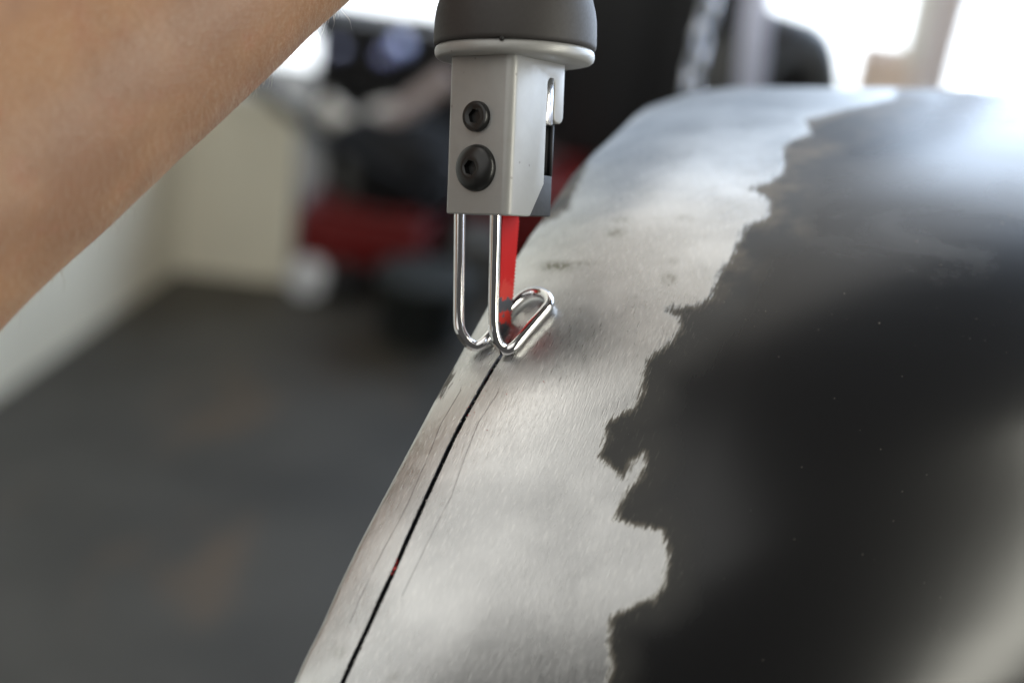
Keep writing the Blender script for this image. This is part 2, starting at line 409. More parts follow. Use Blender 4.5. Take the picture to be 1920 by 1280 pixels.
for x, y, rx, ry, a in [(1045, 499, 30, 8, 1.3), (1030, 502, 12, 6, 1.1), (1085, 494, 34, 4, .7), (1155, 436, 20, 9, .95), (1165, 412, 18, 6, .7), (1255, 522, 14, 9, .8), (1262, 490, 9, 6, .3), (1280, 408, 22, 6, .35), (1234, 409, 20, 4, .25),
                        (1215, 365, 20, 12, .18), (1060, 355, 40, 20, .0), (637, 1222, 9, 10, .6), (740, 1270, 14, 10, .35), (790, 840, 22, 14, .25), (1022, 360, 5, 10, 0), (1340, 350, 6, 4, .3), (1010, 790, 50, 8, 0), (1375, 378, 20, 10, .2)]:
    SMG = np.maximum(SMG, a*np.exp(-(((GX-x)/rx)**2+((GY-y)/ry)**2)))
def poly_d(pts, X, Y):
    D = np.full(X.shape, 1e9)
    for (x0, y0), (x1, y1) in zip(pts, pts[1:]):
        ex, ey = x1-x0, y1-y0; L = ex*ex+ey*ey; t = np.clip(((X-x0)*ex+(Y-y0)*ey)/L, 0, 1)
        D = np.minimum(D, np.hypot(X-x0-t*ex, Y-y0-t*ey))
    return D
def signed_line(pts, X, Y):
    p = np.array(pts, float); lx = np.interp(Y, p[:, 1], p[:, 0]); out_ = (X-lx)*.9
    far = np.maximum(p[0, 1]-Y, Y-p[-1, 1]); return np.where(far > 0, np.sign(out_+1e-9)*(np.abs(out_)+far*2), out_)
SCR = signed_line([(936, 732), (897, 792), (874, 850), (846, 930), (810, 1000), (780, 1062), (752, 1120)], GX, GY)
SCR2 = signed_line([(866, 728), (828, 792), (808, 842), (762, 950), (716, 1035), (680, 1110), (655, 1168)], GX, GY)
idx = np.arange(nr*nc).reshape(nr, nc)
Pw = np.concatenate([G[..., :2]*.001, -G[..., 2:3]*.001, np.ones((nr, nc, 1))], -1) @ CMn.T
verts = Pw[..., :3].reshape(-1, 3)
faces = []
for i in range(nr-1):
    openrow = S_ROWS[i+1] < S_TIP
    for j in range(nc-1):
        if j == c_slot and openrow: continue
        faces.append((idx[i, j], idx[i, j+1], idx[i+1, j+1], idx[i+1, j]))
# panel root: an Empty at the base of the sheet; the skin and the sawn walls are its parts
panel = empty('car_fender', 'black painted curved steel fender ground bare along its edge, with a sawn slot', 'fender', Matrix.Translation(cw(80, -60, 420)))
PINV = panel.matrix_world.inverted()
me = bpy.data.meshes.new('sheet_skin'); me.from_pydata([tuple(PINV @ Vector(v)) for v in verts], [], [tuple(int(a) for a in f) for f in faces])
for p in me.polygons: p.use_smooth = True
for nm, arr in (('paint_d', PD), ('smudge', SMG), ('scribe', SCR), ('scribe2', SCR2)):
    a = me.attributes.new(nm, 'FLOAT', 'POINT'); a.data.foreach_set('value', arr.reshape(-1).astype(np.float32))
T = np.cumsum(np.concatenate([np.zeros((nr, 1)), np.linalg.norm(np.diff(G, axis=1), axis=2)], 1), 1); T = T-T[:, n_lip:n_lip+1]
UVv = np.stack([T, np.broadcast_to(S_ROWS[:, None], T.shape)], -1).reshape(-1, 2)
uvl = me.uv_layers.new(name='UVMap'); li = np.empty(len(me.loops), np.int32); me.loops.foreach_get('vertex_index', li)
uvl.data.foreach_set('uv', UVv[li].reshape(-1).astype(np.float32))
me.materials.append(M['panel'])
bmm = bmesh.new(); bmm.from_mesh(me); bmesh.ops.remove_doubles(bmm, verts=bmm.verts, dist=2e-5); bmm.to_mesh(me); bmm.free()
skin = bpy.data.objects.new('sheet_skin', me); COL.objects.link(skin); skin.parent = panel
# sawn walls of the slot, 1 mm sheet
bm = bmesh.new()
for side, col in ((0, c_slot), (1, c_slot+1)):
    prev = None
    for i in range(nr):
        if S_ROWS[i] > S_TIP: break
        th = float(np.interp(S_ROWS[i], PS, PT)); No = np.array([0, math.sin(th), -math.cos(th)])
        A = G[i, col]; B = A-No*1.1
        va = bm.verts.new(PINV @ cw(*A)); vb = bm.verts.new(PINV @ cw(*B))
        if prev: bm.faces.new((prev[0], va, vb, prev[1]))
        prev = (va, vb)
obj('sawn_edge', bm, M['cut_face'], panel, smooth=False)
# near-black strip added under the slot, its colour standing in for cavity shade
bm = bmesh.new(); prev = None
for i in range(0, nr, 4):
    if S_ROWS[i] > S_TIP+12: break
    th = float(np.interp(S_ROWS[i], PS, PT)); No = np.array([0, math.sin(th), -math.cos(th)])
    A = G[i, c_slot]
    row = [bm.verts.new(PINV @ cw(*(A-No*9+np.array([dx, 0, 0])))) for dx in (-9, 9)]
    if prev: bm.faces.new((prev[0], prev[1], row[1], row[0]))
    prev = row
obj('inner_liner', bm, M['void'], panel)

def surf_pt(pxx, pyy, lift=0.):
    s, X = s_at_py(pyy, pxx); P = surf(s, X, XL(s)); e = .5
    du = surf(s, X+e, XL(s))-P; dv = surf(s+e, X, XL(s))-P
    n = np.cross(du, dv); n /= np.linalg.norm(n)
    if n[2] > 0: n = -n
    return P+n*lift, n
# filings and burrs along the cut (past counting: one object each)
def chips(name, spots, mat, label, cat, kind='stuff'):
    bm = bmesh.new()
    for (x, y, r_) in spots:
        P, n = surf_pt(x, y, r_*.35)
        c0 = cw(*P)
        vs = [bm.verts.new(c0+Vector((random.uniform(-1, 1), random.uniform(-1, 1), random.uniform(-1, 1))).normalized()*r_*.001*random.uniform(.5, 1.2)) for _ in range(5)]
        bmesh.ops.convex_hull(bm, input=vs)
    return obj(name, bm, mat, None, False, label, cat, None, kind)
sp_ = []
for k in range(230):
    y = random.uniform(672, 1275); x = slot_x(y)+random.choice((-1, 1, 1))*(3.5+(y-660)*.004)+random.gauss(0, .8); sp_.append((x, y, random.uniform(.12, .36)))
for k in range(60): sp_.append((random.gauss(895, 16), random.gauss(726, 14), random.uniform(.05, .13)))
for k in range(110): sp_.append((random.uniform(930, 1190), random.gauss(690, 50), random.uniform(.04, .09)))
for k in range(34): sp_.append((random.gauss(962, 9), random.gauss(632, 10), random.uniform(.12, .28)))
for x, y in [(1177, 621), (1193, 557), (1254, 534), (1230, 541)]: sp_.append((x, y, .28))
chips('metal_filings', sp_, M['filing'], 'grey metal filings scattered along the sawn slot and around the blade', 'filings')
sp2 = []
for k in range(40): y = random.gauss(745, 30); sp2.append((slot_x(y)+random.gauss(4, 10), y, random.uniform(.08, .22)))
for k in range(26): t_ = random.random(); sp2.append((735+t_*12+random.gauss(0, 1), 1078-t_*35+random.gauss(0, 3), random.uniform(.18, .5)))
for x, y in [(1019, 716), (913, 806), (950, 740), (826, 745)]: sp2.append((x, y, .32))
for k in range(14): sp2.append((random.gauss(952, 4), random.gauss(641, 3), random.uniform(.2, .4)))
chips('red_paint_flecks', sp2, M['red_fleck'], 'tiny red enamel flecks rubbed off the blade beside the sawn slot', 'paint flecks')
# pale dust grains on the black paint
sp3 = [(random.uniform(1350, 1900), random.uniform(380, 720)+random.gauss(0, 60), random.uniform(.16, .5)*random.random()**1.5+.05) for _ in range(28)]
M['dust'] = simple('dust_grain', (.42, .38, .32), .8)
chips('dust_grains', sp3, M['dust'], 'pale dust grains lying on the glossy black paint', 'dust')

# ------------------------------------------------------------------ the saw
psi = R(34)
A = Vector((.038, .996, -.078)).normalized()
q = Vector((math.sin(psi), 0, math.cos(psi))); q = (q-A*q.dot(A)).normalized()
def flip(v): return Vector((v.x, v.y, -v.z))           # camera mm frame -> blender camera frame
zc = CM.to_3x3() @ flip(A); yc = CM.to_3x3() @ flip(q); xc = yc.cross(zc).normalized()
ROT = Matrix((xc, yc, zc)).transposed().to_4x4()
corner = px(951.5, 404, 391.5)
org = corner - xc*.01075
TM = Matrix.Translation(org) @ ROT
saw = empty('body_saw', 'air saw with silver head, dark rubber grip and red blade standing in the slot', 'power saw', TM)
TI = TM.inverted()
mm = .001
# housing block: side outline (q, w) extruded across the width
outl = [(0, 0), (11.4, 0), (18.0, 9.4), (18.0, 37.6)]
outl += [(19.75-1.75*math.cos(a), 37.6+1.75*math.sin(a)) for a in np.linspace(.3, math.pi, 8)]
outl += [(21.5, 29.0), (22.0, 27.6), (23.2, 27.0), (25.2, 27.0), (26.3, 27.6), (26.8, 29.0), (26.8, 44.2), (0, 44.2)]
bm = bmesh.new(); prism(bm, outl, lambda u, v, a: Vector((a*mm, u*mm, v*mm)), -10.75, 10.75)
e = [e for e in bm.edges if all(abs(v.co.y) < 1e-6 for v in e.verts) and abs(e.verts[0].co.z-e.verts[1].co.z) > .01]
er = [x for x in e if x.verts[0].co.x > 0]; el = [x for x in e if x.verts[0].co.x < 0]
bmesh.ops.bevel(bm, geom=er, offset=.0026, segments=6, affect='EDGES', profile=.5)
e = [e for e in bm.edges if all(abs(v.co.y) < 1e-6 for v in e.verts) and abs(e.verts[0].co.z-e.verts[1].co.z) > .01 and e.verts[0].co.x < -.0107]
bmesh.ops.bevel(bm, geom=e, offset=.0012, segments=4, affect='EDGES', profile=.5)
hb = bevel(obj('housing_block', bm, M['housing'], saw), .00055, 3, 40)
# flange
AX = (-.0002, .0166)
ax = Matrix.Translation((AX[0], AX[1], 0))
fl = [(0, 43.9), (21.2, 43.9), (22.0, 44.1), (22.6, 44.6), (22.9, 45.4), (22.95, 46.4), (22.7, 47.2), (22.2, 47.7), (0, 47.7)]
bm = bmesh.new(); lathe(bm, [(r_*mm, z*mm) for r_, z in fl], 96, ax); bmesh.ops.remove_doubles(bm, verts=bm.verts, dist=1e-6)
obj('collar', bm, M['housing'], saw)
bm = bmesh.new(); bmesh.ops.create_icosphere(bm, subdivisions=2, radius=.0007, matrix=Matrix.Translation((.0095, AX[1]-.0208, .0476))); obj('collar_nick', bm, M['void'], saw)
# rubber grip
gp = [(0, 47.9), (22.6, 47.75), (23.25, 48.2), (23.35, 49.2), (23.3, 52), (23.15, 55.5), (22.7, 58.5), (21.9, 61.5), (20.8, 65), (19.8, 69), (19.2, 75), (19.4, 90), (20.2, 105), (20.4, 120), (19.6, 135), (18.6, 146), (17.6, 149), (0, 149.5)]
bm = bmesh.new(); lathe(bm, [(r_*mm, z*mm) for r_, z in gp], 96, ax); bmesh.ops.remove_doubles(bm, verts=bm.verts, dist=1e-6)
obj('rubber_grip', bm, M['rubber'], saw)
gp = [(0, 149), (17, 149), (18.2, 151), (18.2, 185), (17, 190), (9, 192), (8, 194), (8, 206), (0, 206)]
bm = bmesh.new(); lathe(bm, [(r_*mm, z*mm) for r_, z in gp], 48, ax); bmesh.ops.remove_doubles(bm, verts=bm.verts, dist=1e-6)
obj('motor_body', bm, M['tool_red'], saw)
bm = bmesh.new(); lathe(bm, [(0, .206), (.006, .206), (.006, .222), (.0045, .224), (.0045, .235), (0, .235)], 24, ax)
obj('air_fitting', bm, M['brass'], saw)
# black guard: rear foot plate, thin upper web, dark fill
bm = bmesh.new(); box(bm, -.0100, .0100, .0100, .0232, .0002, .0120)
bevel(obj('blade_guard', bm, M['guard'], saw), .0004)
bm = bmesh.new(); box(bm, .0086, .0100, .0224, .0232, .0119, .0268); box(bm, -.0100, -.0086, .0224, .0232, .0119, .0268); box(bm, -.0086, .0086, .0226, .0230, .0119, .0268)
obj('guard_web', bm, M['guard'], saw)
bm = bmesh.new(); box(bm, -.0085, .0070, .0100, .0215, .0119, .0260)
obj('slot_core', bm, M['void'], saw, smooth=False)  # near-black block standing in for the shade inside the opening
bm = bmesh.new(); lathe(bm, [(0, .0262), (.0026, .0262), (.003, .0266), (.003, .0395), (0, .0395)], 32, Matrix.Translation((.0079, .0199, 0)))
obj('plunger_rod', bm, simple('polished_rod', (.7, .7, .72), .28, 1, .03), saw)
# screws: lathe with a hex socket; axis along -q (out of the front face)
def hexr(r_, a):
    a = (a+R(12)) % (math.pi/3)-math.pi/6; return r_*math.cos(math.pi/6)/math.cos(a)
def screw(name, pc, wc, prof, hexstart, lab):
    mt = Matrix.Translation((pc*mm, 0, wc*mm)) @ Matrix.Rotation(math.pi/2, 4, 'X')
    bm = bmesh.new()
    lathe(bm, [(r_*mm, z*mm) for r_, z in prof], 60, mt, rf=lambda i, r_, a: hexr(r_, a) if i >= hexstart else r_, cap1=True)
    o = obj(name, bm, M['black_oxide'], saw); o['label'] = lab
    md = o.modifiers.new('edge', 'EDGE_SPLIT'); md.split_angle = R(38)
    # dark rim gasket in the block
    return o
dome = [(6.55, -.3), (6.6, .2), (6.45, .6)] + [(6.45*math.sin(a), .6+2.9*math.cos(a)/1.0) for a in np.linspace(R(84), R(24), 10)] + [(2.5, 3.22), (2.15, 3.05), (2.15, .9), (.02, .7)]
screw('button_screw', -.35, 12.9, dome, len(dome)-3, 'large domed black hex screw')
capp = [(4.25, -.3), (4.25, .9), (4.0, 1.35), (3.5, 1.55), (2.9, 1.5), (2.35, 1.2), (2.1, 1.1), (2.1, -1.6), (.02, -1.8)]
# the recess goes into the block: cut shown by a dark cup
screw('cap_screw', -.55, 27.1, [(4.25, -.3), (4.25, 1.3), (4.0, 1.75), (3.5, 1.95), (2.9, 1.9), (2.4, 1.7), (2.1, 1.6), (2.1, .15), (.02, .1)], 6, 'small black socket screw above the domed one')
# blade in the plane p = -1.4
bm = bmesh.new()
pB = -1.4
nteeth = 44; L = 52.0
back = []; front = []
def rear_q(wv): return np.interp(-wv, [-6, 0, 22, 34, 46], [23.3, 23.2, 21.6, 20.6, 19.8])
def front_q(wv): return np.interp(-wv, [-6, 0, 30, 38, 46], [14.6, 14.8, 14.8, 15.6, 16.6])
ws = np.linspace(4, -44, nteeth*2+1)
lo_, hi_ = [], []
for i, wv in enumerate(ws):
    rq = rear_q(wv)+(.0 if i % 2 else .62)*(1 if wv < -1 else 0)
    lo_.append((front_q(wv), wv)); hi_.append((rq, wv))
half = .35
vs = [[(bm.verts.new(((pB+sx*half)*mm, a*mm, b_*mm))) for a, b_ in lst] for lst in (lo_, hi_) for sx in (-1, 1)]
f0, f1, r0, r1 = vs
for i in range(len(ws)-1):
    bm.faces.new((f0[i], r0[i], r0[i+1], f0[i+1])); bm.faces.new((f1[i], f1[i+1], r1[i+1], r1[i]))
    bm.faces.new((r0[i], r1[i], r1[i+1], r0[i+1])); bm.faces.new((f0[i], f0[i+1], f1[i+1], f1[i]))
bm.faces.new((f0[-1], r0[-1], r1[-1], f1[-1]))
obj('saw_blade', bm, M['blade'], saw, smooth=False)
# guide shoe: one bent wire
def leg_top(p, qv): v = TM @ Vector((p*mm, qv*mm, 3*mm)); return v
def camc(v):
    u = CM.inverted() @ v; return np.array([u.x, u.y, -u.z])*1000
rw = 1.58
lt = camc(leg_top(-7.6, 2.6)); rt = camc(leg_top(4.9, 2.6))
def foot(x, y, extra=0.): P, n = surf_pt(x, y, rw+.15+extra); a, b_ = proj(P); return P
def footpx(x, y, extra=0.):
    # centre-line pixel -> point resting on the sheet with its centre seen at that pixel
    yy, xx = y, x
    for _ in range(6):
        P = foot(xx, yy, extra); a, b_ = proj(P); xx += x-a; yy += y-b_
    return P
rb = footpx(946, 657); zb = rb[2]
def at_z(x, y, Z): return pxc(x, y, Z)
lb = footpx(893, 648, .4)
drt = at_z(925, 600, rt[2]+(zb-rt[2])*.80); dlt = at_z(860, 600, lt[2]+(lb[2]-lt[2])*.8)
path = [rt, (rt*2+drt)/3, (rt+drt*2)/3, drt, at_z(928, 628, zb-1.6), at_z(936, 648, zb-.6), at_z(949, 657, zb), at_z(962, 651, footpx(962, 651)[2]),
        footpx(972, 639, .1), footpx(998, 608, .35), footpx(1018, 585, .5), footpx(1031, 568, .6), footpx(1023, 552, .6), footpx(1005, 547, .6), footpx(984, 552, .55), footpx(966, 567, .45),
        footpx(948, 590, .4), footpx(928, 616, .4), footpx(910, 639, .3), at_z(893, 650, lb[2]), at_z(876, 641, lb[2]-.5), at_z(863, 620, lb[2]-1.6), dlt, (lt+dlt*2)/3, (lt*2+dlt)/3, lt]
cp = np.array(catmull(path, 10))
for _ in range(3): cp = np.vstack([cp[:3], np.array([cp[i-3:i+4].mean(0) for i in range(3, len(cp)-3)]), cp[-3:]])
pw = [TI @ cw(*p) for p in cp]
bm = bmesh.new(); tube(bm, pw, rw*mm, 24)
obj('guide_shoe', bm, M['chrome'], saw)

# ------------------------------------------------------------------ forearm and hand
def capsule_chain(bm, pts, rad, flat=None):
    pts = catmull([np.array(list(p)+[r_]) for p, r_ in zip(pts, rad)], 8)
    ring = [Vector(p[:3]) for p in pts]; rs = [p[3] for p in pts]; n = len(ring)
    tube(bm, [cw(*p) for p in ring], 1, 28, True, lambda t: np.interp(t*(n-1), range(n), rs)*mm)
    for p, r_ in ((ring[0], rs[0]), (ring[-1], rs[-1])):
        bmesh.ops.create_icosphere(bm, subdivisions=3, radius=r_*mm*.995, matrix=Matrix.Translation(cw(*p)))
bm = bmesh.new()
e1 = pxc(0, 612, 358); e2 = pxc(650, 0, 392)
nn = np.array([-.68, .73, .0]); nn /= np.linalg.norm(nn)
ra, rb_, rm = 47., 27., 38.
dirv = e2-e1
P0 = e1+nn*ra; P1 = e2+nn*rb_; Pm = e1+dirv*.5+nn*rm*1.0+nn*-.0
Pel = P0-dirv*.62+np.array([0, 0, 8]); Pup = Pel+np.array([-60, 90, -70])
wr = P1+dirv*.16+np.array([2, 2, 4])
capsule_chain(bm, [Pup, Pel, P0-dirv*.3, P0, Pm, P1, wr], [44, 43, 50, ra, rm, rb_, 25])
# palm behind and left of the grip, fingers wrapping round the front
gx, gz = 6., 409.
capsule_chain(bm, [wr, (-22, 152, 428), (-8, 160, 440)], [24, 23, 20])
capsule_chain(bm, [wr, (-20, 142, 424), (-6, 134, 438)], [22, 20, 15])
for k, (y0, rr_, ln) in enumerate([(176, 9.6, 3.7), (157, 9.8, 4.1), (138, 9.4, 3.9), (121, 8.4, 3.2)]):
    pts = []; R0 = 21+rr_*.9
    for j in range(9):
        a = R(95)-ln*j/8
        pts.append((gx+R0*math.cos(a), y0-1.2*j+(.0), gz+R0*math.sin(a)))
    capsule_chain(bm, pts, [rr_*(1-.03*j)+(.7 if j in (3, 6) else 0) for j in range(9)])
capsule_chain(bm, [(-30, 150, 420), (-32, 166, 402), (-24, 180, 384), (-6, 190, 378)], [14, 12, 10.5, 9])
tmp = obj('tmp_arm', bm, None)
md = tmp.modifiers.new('r', 'REMESH'); md.mode = 'VOXEL'; md.voxel_size = .0016; md.use_smooth_shade = True
md = tmp.modifiers.new('s', 'SMOOTH'); md.factor = .5; md.iterations = 14
dg = bpy.context.evaluated_depsgraph_get(); me = bpy.data.meshes.new_from_object(tmp.evaluated_get(dg)); me.name = 'forearm'
bpy.data.objects.remove(tmp)
base = cw(*P1); 
me.transform(Matrix.Translation(-base)); me.materials.clear(); me.materials.append(M['skin'])
# gentle muscle and tendon relief along the forearm
ax0 = Vector(cw(*P0)); ax1 = Vector(cw(*P1)); axd = (ax1-ax0).normalized()
nv = len(me.vertices); co_ = np.empty(nv*3, np.float32); me.vertices.foreach_get('co', co_); co_ = co_.reshape(-1, 3)
no_ = np.empty(nv*3, np.float32); me.vertices.foreach_get('normal', no_); no_ = no_.reshape(-1, 3)
for i in range(nv):
    v = Vector(co_[i])
    d_ = noise.noise(v*22)*.0007+noise.noise(v*60+Vector((3, 1, 2)))*.0005
    co_[i] += no_[i]*d_
me.vertices.foreach_set('co', co_.reshape(-1)); me.update()
arm = bpy.data.objects.new('person', me); COL.objects.link(arm); arm.location = base
arm['label'] = 'bare forearm of a person reaching in from the upper left to hold the saw'; arm['category'] = 'person'
# fine hairs along the lower edge
bm = bmesh.new(); dn = cdir(.68, -.73, 0); vd = cdir(0, 0, -1); hd = cdir(.73, .68, 0); cnt = 0
tri = rng.permutation(nv)
bpy.context.view_layer.update(); CI = CM.inverted()
for i in tri:
    P = Vector(co_[i])+base; nrm = Vector(no_[i])
    if nrm.dot(vd) < -.15 or nrm.dot(dn) < .1: continue
    c = CI @ P; X_, Y_ = 960-c.x/c.z*F_PX, 640+c.y/c.z*F_PX
    if not (-20 < X_ < 700 and -20 < Y_ < 640): continue
    L_ = random.uniform(.0008, .0022) if random.random() < .95 else random.uniform(.004, .007)
    if L_ > .004 and nrm.dot(vd) > .25: L_ = .0015
    t_ = (hd*-.6+nrm*.55+Vector((random.gauss(0, .25), random.gauss(0, .25), random.gauss(0, .25)))-Vector((0, 0, .3))).normalized()
    w_ = t_.cross(vd).normalized()*.000035; p0 = Vector(co_[i]); p1 = p0+t_*L_*.6; p2 = p0+t_*L_+hd*-L_*.25
    a1, a2 = bm.verts.new(p0+w_), bm.verts.new(p0-w_); b1, b2 = bm.verts.new(p1+w_*.7), bm.verts.new(p1-w_*.7); c1_ = bm.verts.new(p2)
    bm.faces.new((a1, a2, b2, b1)); bm.faces.new((b1, b2, c1_)); cnt += 1
    if cnt > 3800: break
obj('arm_hair', bm, M['hair'], arm, False, kind='stuff')

# ------------------------------------------------------------------ the garage behind
M['wall'] = simple('cream_wall_paint', (.74, .70, .58), .7, 0, .10, 3)
M['wall_stain'] = M['wall']
m, nt, b = new_mat('worn_dark_floor')
co = coords(nt)
f = noise_n(nt, co, 2.2, 5, .6, .4); f2 = noise_n(nt, co, 9, 4, .6)
c = mixc(nt, ramp(nt, f, .3, .7), (.027, .0245, .020), (.051, .047, .040))
c = mixc(nt, math_n(nt, 'MULTIPLY', ramp(nt, noise_n(nt, co, 1.7, 4, .7, 1.0), .54, .72), .34), c, (.13, .075, .035))
link(nt, c, b.inputs['Base Color']); link(nt, mixf(nt, f2, .4, .65), b.inputs['Roughness']); M['floor'] = m
M['black_steel'] = simple('black_painted_steel', (.012, .012, .013), .5, 0, .3, 8)
M['black_plastic'] = simple('black_plastic', (.005, .005, .006), .65, 0, .2, 20, spec=.25)
M['mower_red'] = simple('red_machine_paint', (.13, .003, .003), .45, 0, .2, 12)
M['white_plastic'] = simple('white_plastic', (.72, .74, .78), .5, 0, .1, 20)
M['beige'] = simple('beige_canvas', (.72, .69, .64), .85, 0, .3, 14)
M['pink'] = simple('pinkish_cloth', (.50, .42, .41), .85)
M['greytub'] = simple('dark_grey_rubber', (.012, .015, .015), .8)
M['lgrey'] = simple('light_grey_plastic', (.07, .07, .068), .6)
M['rubber_tyre'] = simple('tyre_rubber', (.018, .018, .020), .45)
M['steel'] = simple('zinc_steel', (.62, .64, .70), .22, 1)
M['brown'] = simple('brown_cardboard', (.62, .50, .43), .8)
M['jamb'] = simple('pinkish_door_jamb', (.86, .79, .80), .7)
M['white_paint'] = simple('white_paint', (.80, .79, .74), .5)
M['pale'] = simple('pale_render', (.42, .44, .56), .8)
M['lamp_glass'] = simple('blue_grey_glass', (.16, .18, .34), .15)  # tint for blurred glints painted as discs
m = bpy.data.materials.new('bright_sky'); m.use_nodes = True; nt = m.node_tree; nt.nodes.clear()
em = nt.nodes.new('ShaderNodeEmission'); em.inputs[0].default_value = (.66, .80, 1, 1)
_s = nt.nodes.new('ShaderNodeSeparateXYZ'); link(nt, coords(nt), _s.inputs[0]); link(nt, mixf(nt, ramp(nt, _s.outputs[0], 1.3, 2.9), 0.85, 9.5), em.inputs[1])
out = nt.nodes.new('ShaderNodeOutputMaterial'); nt.links.new(em.outputs[0], out.inputs[0]); M['sky'] = m

bm = bmesh.new(); box(bm, -4, 7, -2, 9, -.1, 0); obj('floor', bm, M['floor'], kind='structure', smooth=False)
# wall lines from floor points
def pxy(x, y, yw):
    d = CM.to_3x3() @ Vector(((x-960)/F_PX, (640-y)/F_PX, -1)); return Vector((0, 0, CAM_H)) + d*(yw/d.y)
a0 = floor_px(0, 742); a1 = floor_px(330, 508)
dl = (a1-a0).normalized()
b1_ = floor_px(540, 532); db = (b1_-a1).normalized()
print('corner', a1, 'dl', dl, 'db', db)
def wall(name, p, dvec, length, thick, h, label, z0=0.):
    dvec = Vector((dvec.x, dvec.y, 0)).normalized(); nrm = Vector((-dvec.y, dvec.x, 0))
    bm = bmesh.new()
    mt = Matrix((( dvec.x, nrm.x, 0, p.x), (dvec.y, nrm.y, 0, p.y), (0, 0, 1, z0), (0, 0, 0, 1)))
    box(bm, 0, length, 0, thick, 0, h); o = obj(name, bm, M['wall'], smooth=False, label=label, cat='wall'); o.matrix_world = mt; return o
p_start = a1-dl*4.2
wall('side_wall', p_start, dl, (a1-p_start).length-.004, .12, 2.6, 'cream painted side wall running along the left of the floor')
HW = pxy(500, 185, 2.92).z
wall('back_wall', a1-db*.0, db, .25, .02, HW, 'cream painted low return wall beyond the corner, left of the red mower')

def place(name, x, y, label, cat, rz=0, z=0., group=None):
    return empty(name, label, cat, Matrix.Translation(floor_px(x, y, z)) @ Matrix.Rotation(rz, 4, 'Z'), group)
def sc_at(o): return -(CM.inverted() @ o.matrix_world.translation).z/F_PX      # metres per px
# lawn mower
rp = floor_px(600, 500); rq_ = pxy(604, 200, 3.85)
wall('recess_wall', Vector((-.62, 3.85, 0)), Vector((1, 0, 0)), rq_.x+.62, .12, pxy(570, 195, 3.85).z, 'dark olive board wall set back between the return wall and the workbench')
C.objects['recess_wall'].data.materials[0] = simple('olive_board', (.07, .066, .05), .8)  # dark colour stands in for shade on this added wall
mw = place('lawn_mower', 690, 560, 'red lawn mower with white front wheel and black folding handle in the corner', 'lawn mower', R(-6))
k = sc_at(mw); print('mower m/px', k, mw.matrix_world.translation)
bm = bmesh.new(); box(bm, -148*k, 90*k, 0, .42, .07, .07+92*k)
box(bm, -120*k, 70*k, .03, .38, .07+95*k, .07+108*k)
bevel(obj('deck', bm, M['mower_red'], mw), .03, 4)
def wheel(par, x, y, r_, wd, hubmat, nm='wheel'):
    mt = Matrix.Translation((x, y, r_)) @ Matrix.Rotation(math.pi/2, 4, 'X')
    bm = bmesh.new(); lathe(bm, [(r_*.62, -wd/2), (r_*.9, -wd/2), (r_, -wd*.3), (r_, wd*.3), (r_*.9, wd/2), (r_*.62, wd/2), (r_*.62, -wd/2)], 40, mt)
    w_ = obj(nm, bm, M['rubber_tyre'] if hubmat != M['white_plastic'] else M['white_plastic'], par)
    bm = bmesh.new(); lathe(bm, [(0, -wd*.40), (r_*.61, -wd*.40), (r_*.61, wd*.46), (r_*.3, wd*.46), (r_*.25, wd*.6), (0, wd*.6)], 32, mt); obj('hub', bm, hubmat, w_)
for x, y, hm in ((-108, -.04, 'white_plastic'), (-40, -.03, 'black_plastic'), (-108, .46, 'white_plastic'), (70, .46, 'black_plastic')):
    wheel(mw, x*k, y, 36*k, .05, M[hm])
bm = bmesh.new(); lathe(bm, [(0, .18), (.15, .18), (.16, .2), (.16, .30), (.13, .34), (.06, .36), (0, .36)], 40, Matrix.Translation((-10*k, .2, 0))); obj('engine', bm, M['black_plastic'], mw)
bm = bmesh.new(); box(bm, -90*k, -20*k, .05, .2, .19, .30); bevel(obj('fuel_tank', bm, M['lgrey'], mw), .02)
MI = mw.matrix_world.inverted(); my = mw.matrix_world.translation.y
bm = bmesh.new()
for dy in (-.06, .30):
    tube(bm, catmull([MI @ pxy(a_, b_, my+dy+c_) for a_, b_, c_ in ((835, 395, .1), (740, 335, .08), (600, 250, .0), (520, 190, -.06), (440, 120, -.1))], 6), 12*k, 12)
tube(bm, [MI @ pxy(440, 120, my-.16), MI @ pxy(440, 120, my+.2)], 11*k, 12)
obj('handle', bm, M['black_plastic'], mw)
# soft things above the mower
def blob(name, x, y, Y_, rx, ry, rz_, mat, label, cat, seed=0, amp=.22, par=None):
    bm = bmesh.new(); bmesh.ops.create_icosphere(bm, subdivisions=4, radius=1)
    c_ = pxy(x, y, Y_); kk = -(CM.inverted() @ c_).z/F_PX
    for v in bm.verts:
        n_ = 1+amp*noise.noise(v.co*1.5+Vector((seed, 0, 0)))+amp*.4*noise.noise(v.co*4+Vector((0, seed, 0)))
        v.co = Vector((v.co.x*rx*kk*n_, v.co.y*rz_*n_, v.co.z*ry*kk*n_))
    o = obj(name, bm, mat, par, label=label, cat=cat)
    o.matrix_world = Matrix.Translation(c_); return o
cb = blob('canvas_bag', 735, 275, my+.25, 78, 78, .12, M['beige'], 'crumpled beige canvas bag lying on top of the red mower', 'bag', 9)
bm = bmesh.new(); tube(bm, catmull([cb.matrix_world.inverted() @ pxy(a, b_, my+.22) for a, b_ in ((600, 195), (650, 235), (720, 262))], 6), 26*k, 14); obj('strap', bm, M['beige'], cb)
bm = bmesh.new(); tube(bm, catmull([cb.matrix_world.inverted() @ pxy(a, b_, my+.2) for a, b_ in ((725, 225), (775, 195), (850, 140))], 6), 20*k, 14); obj('flap', bm, M['pink'], cb)
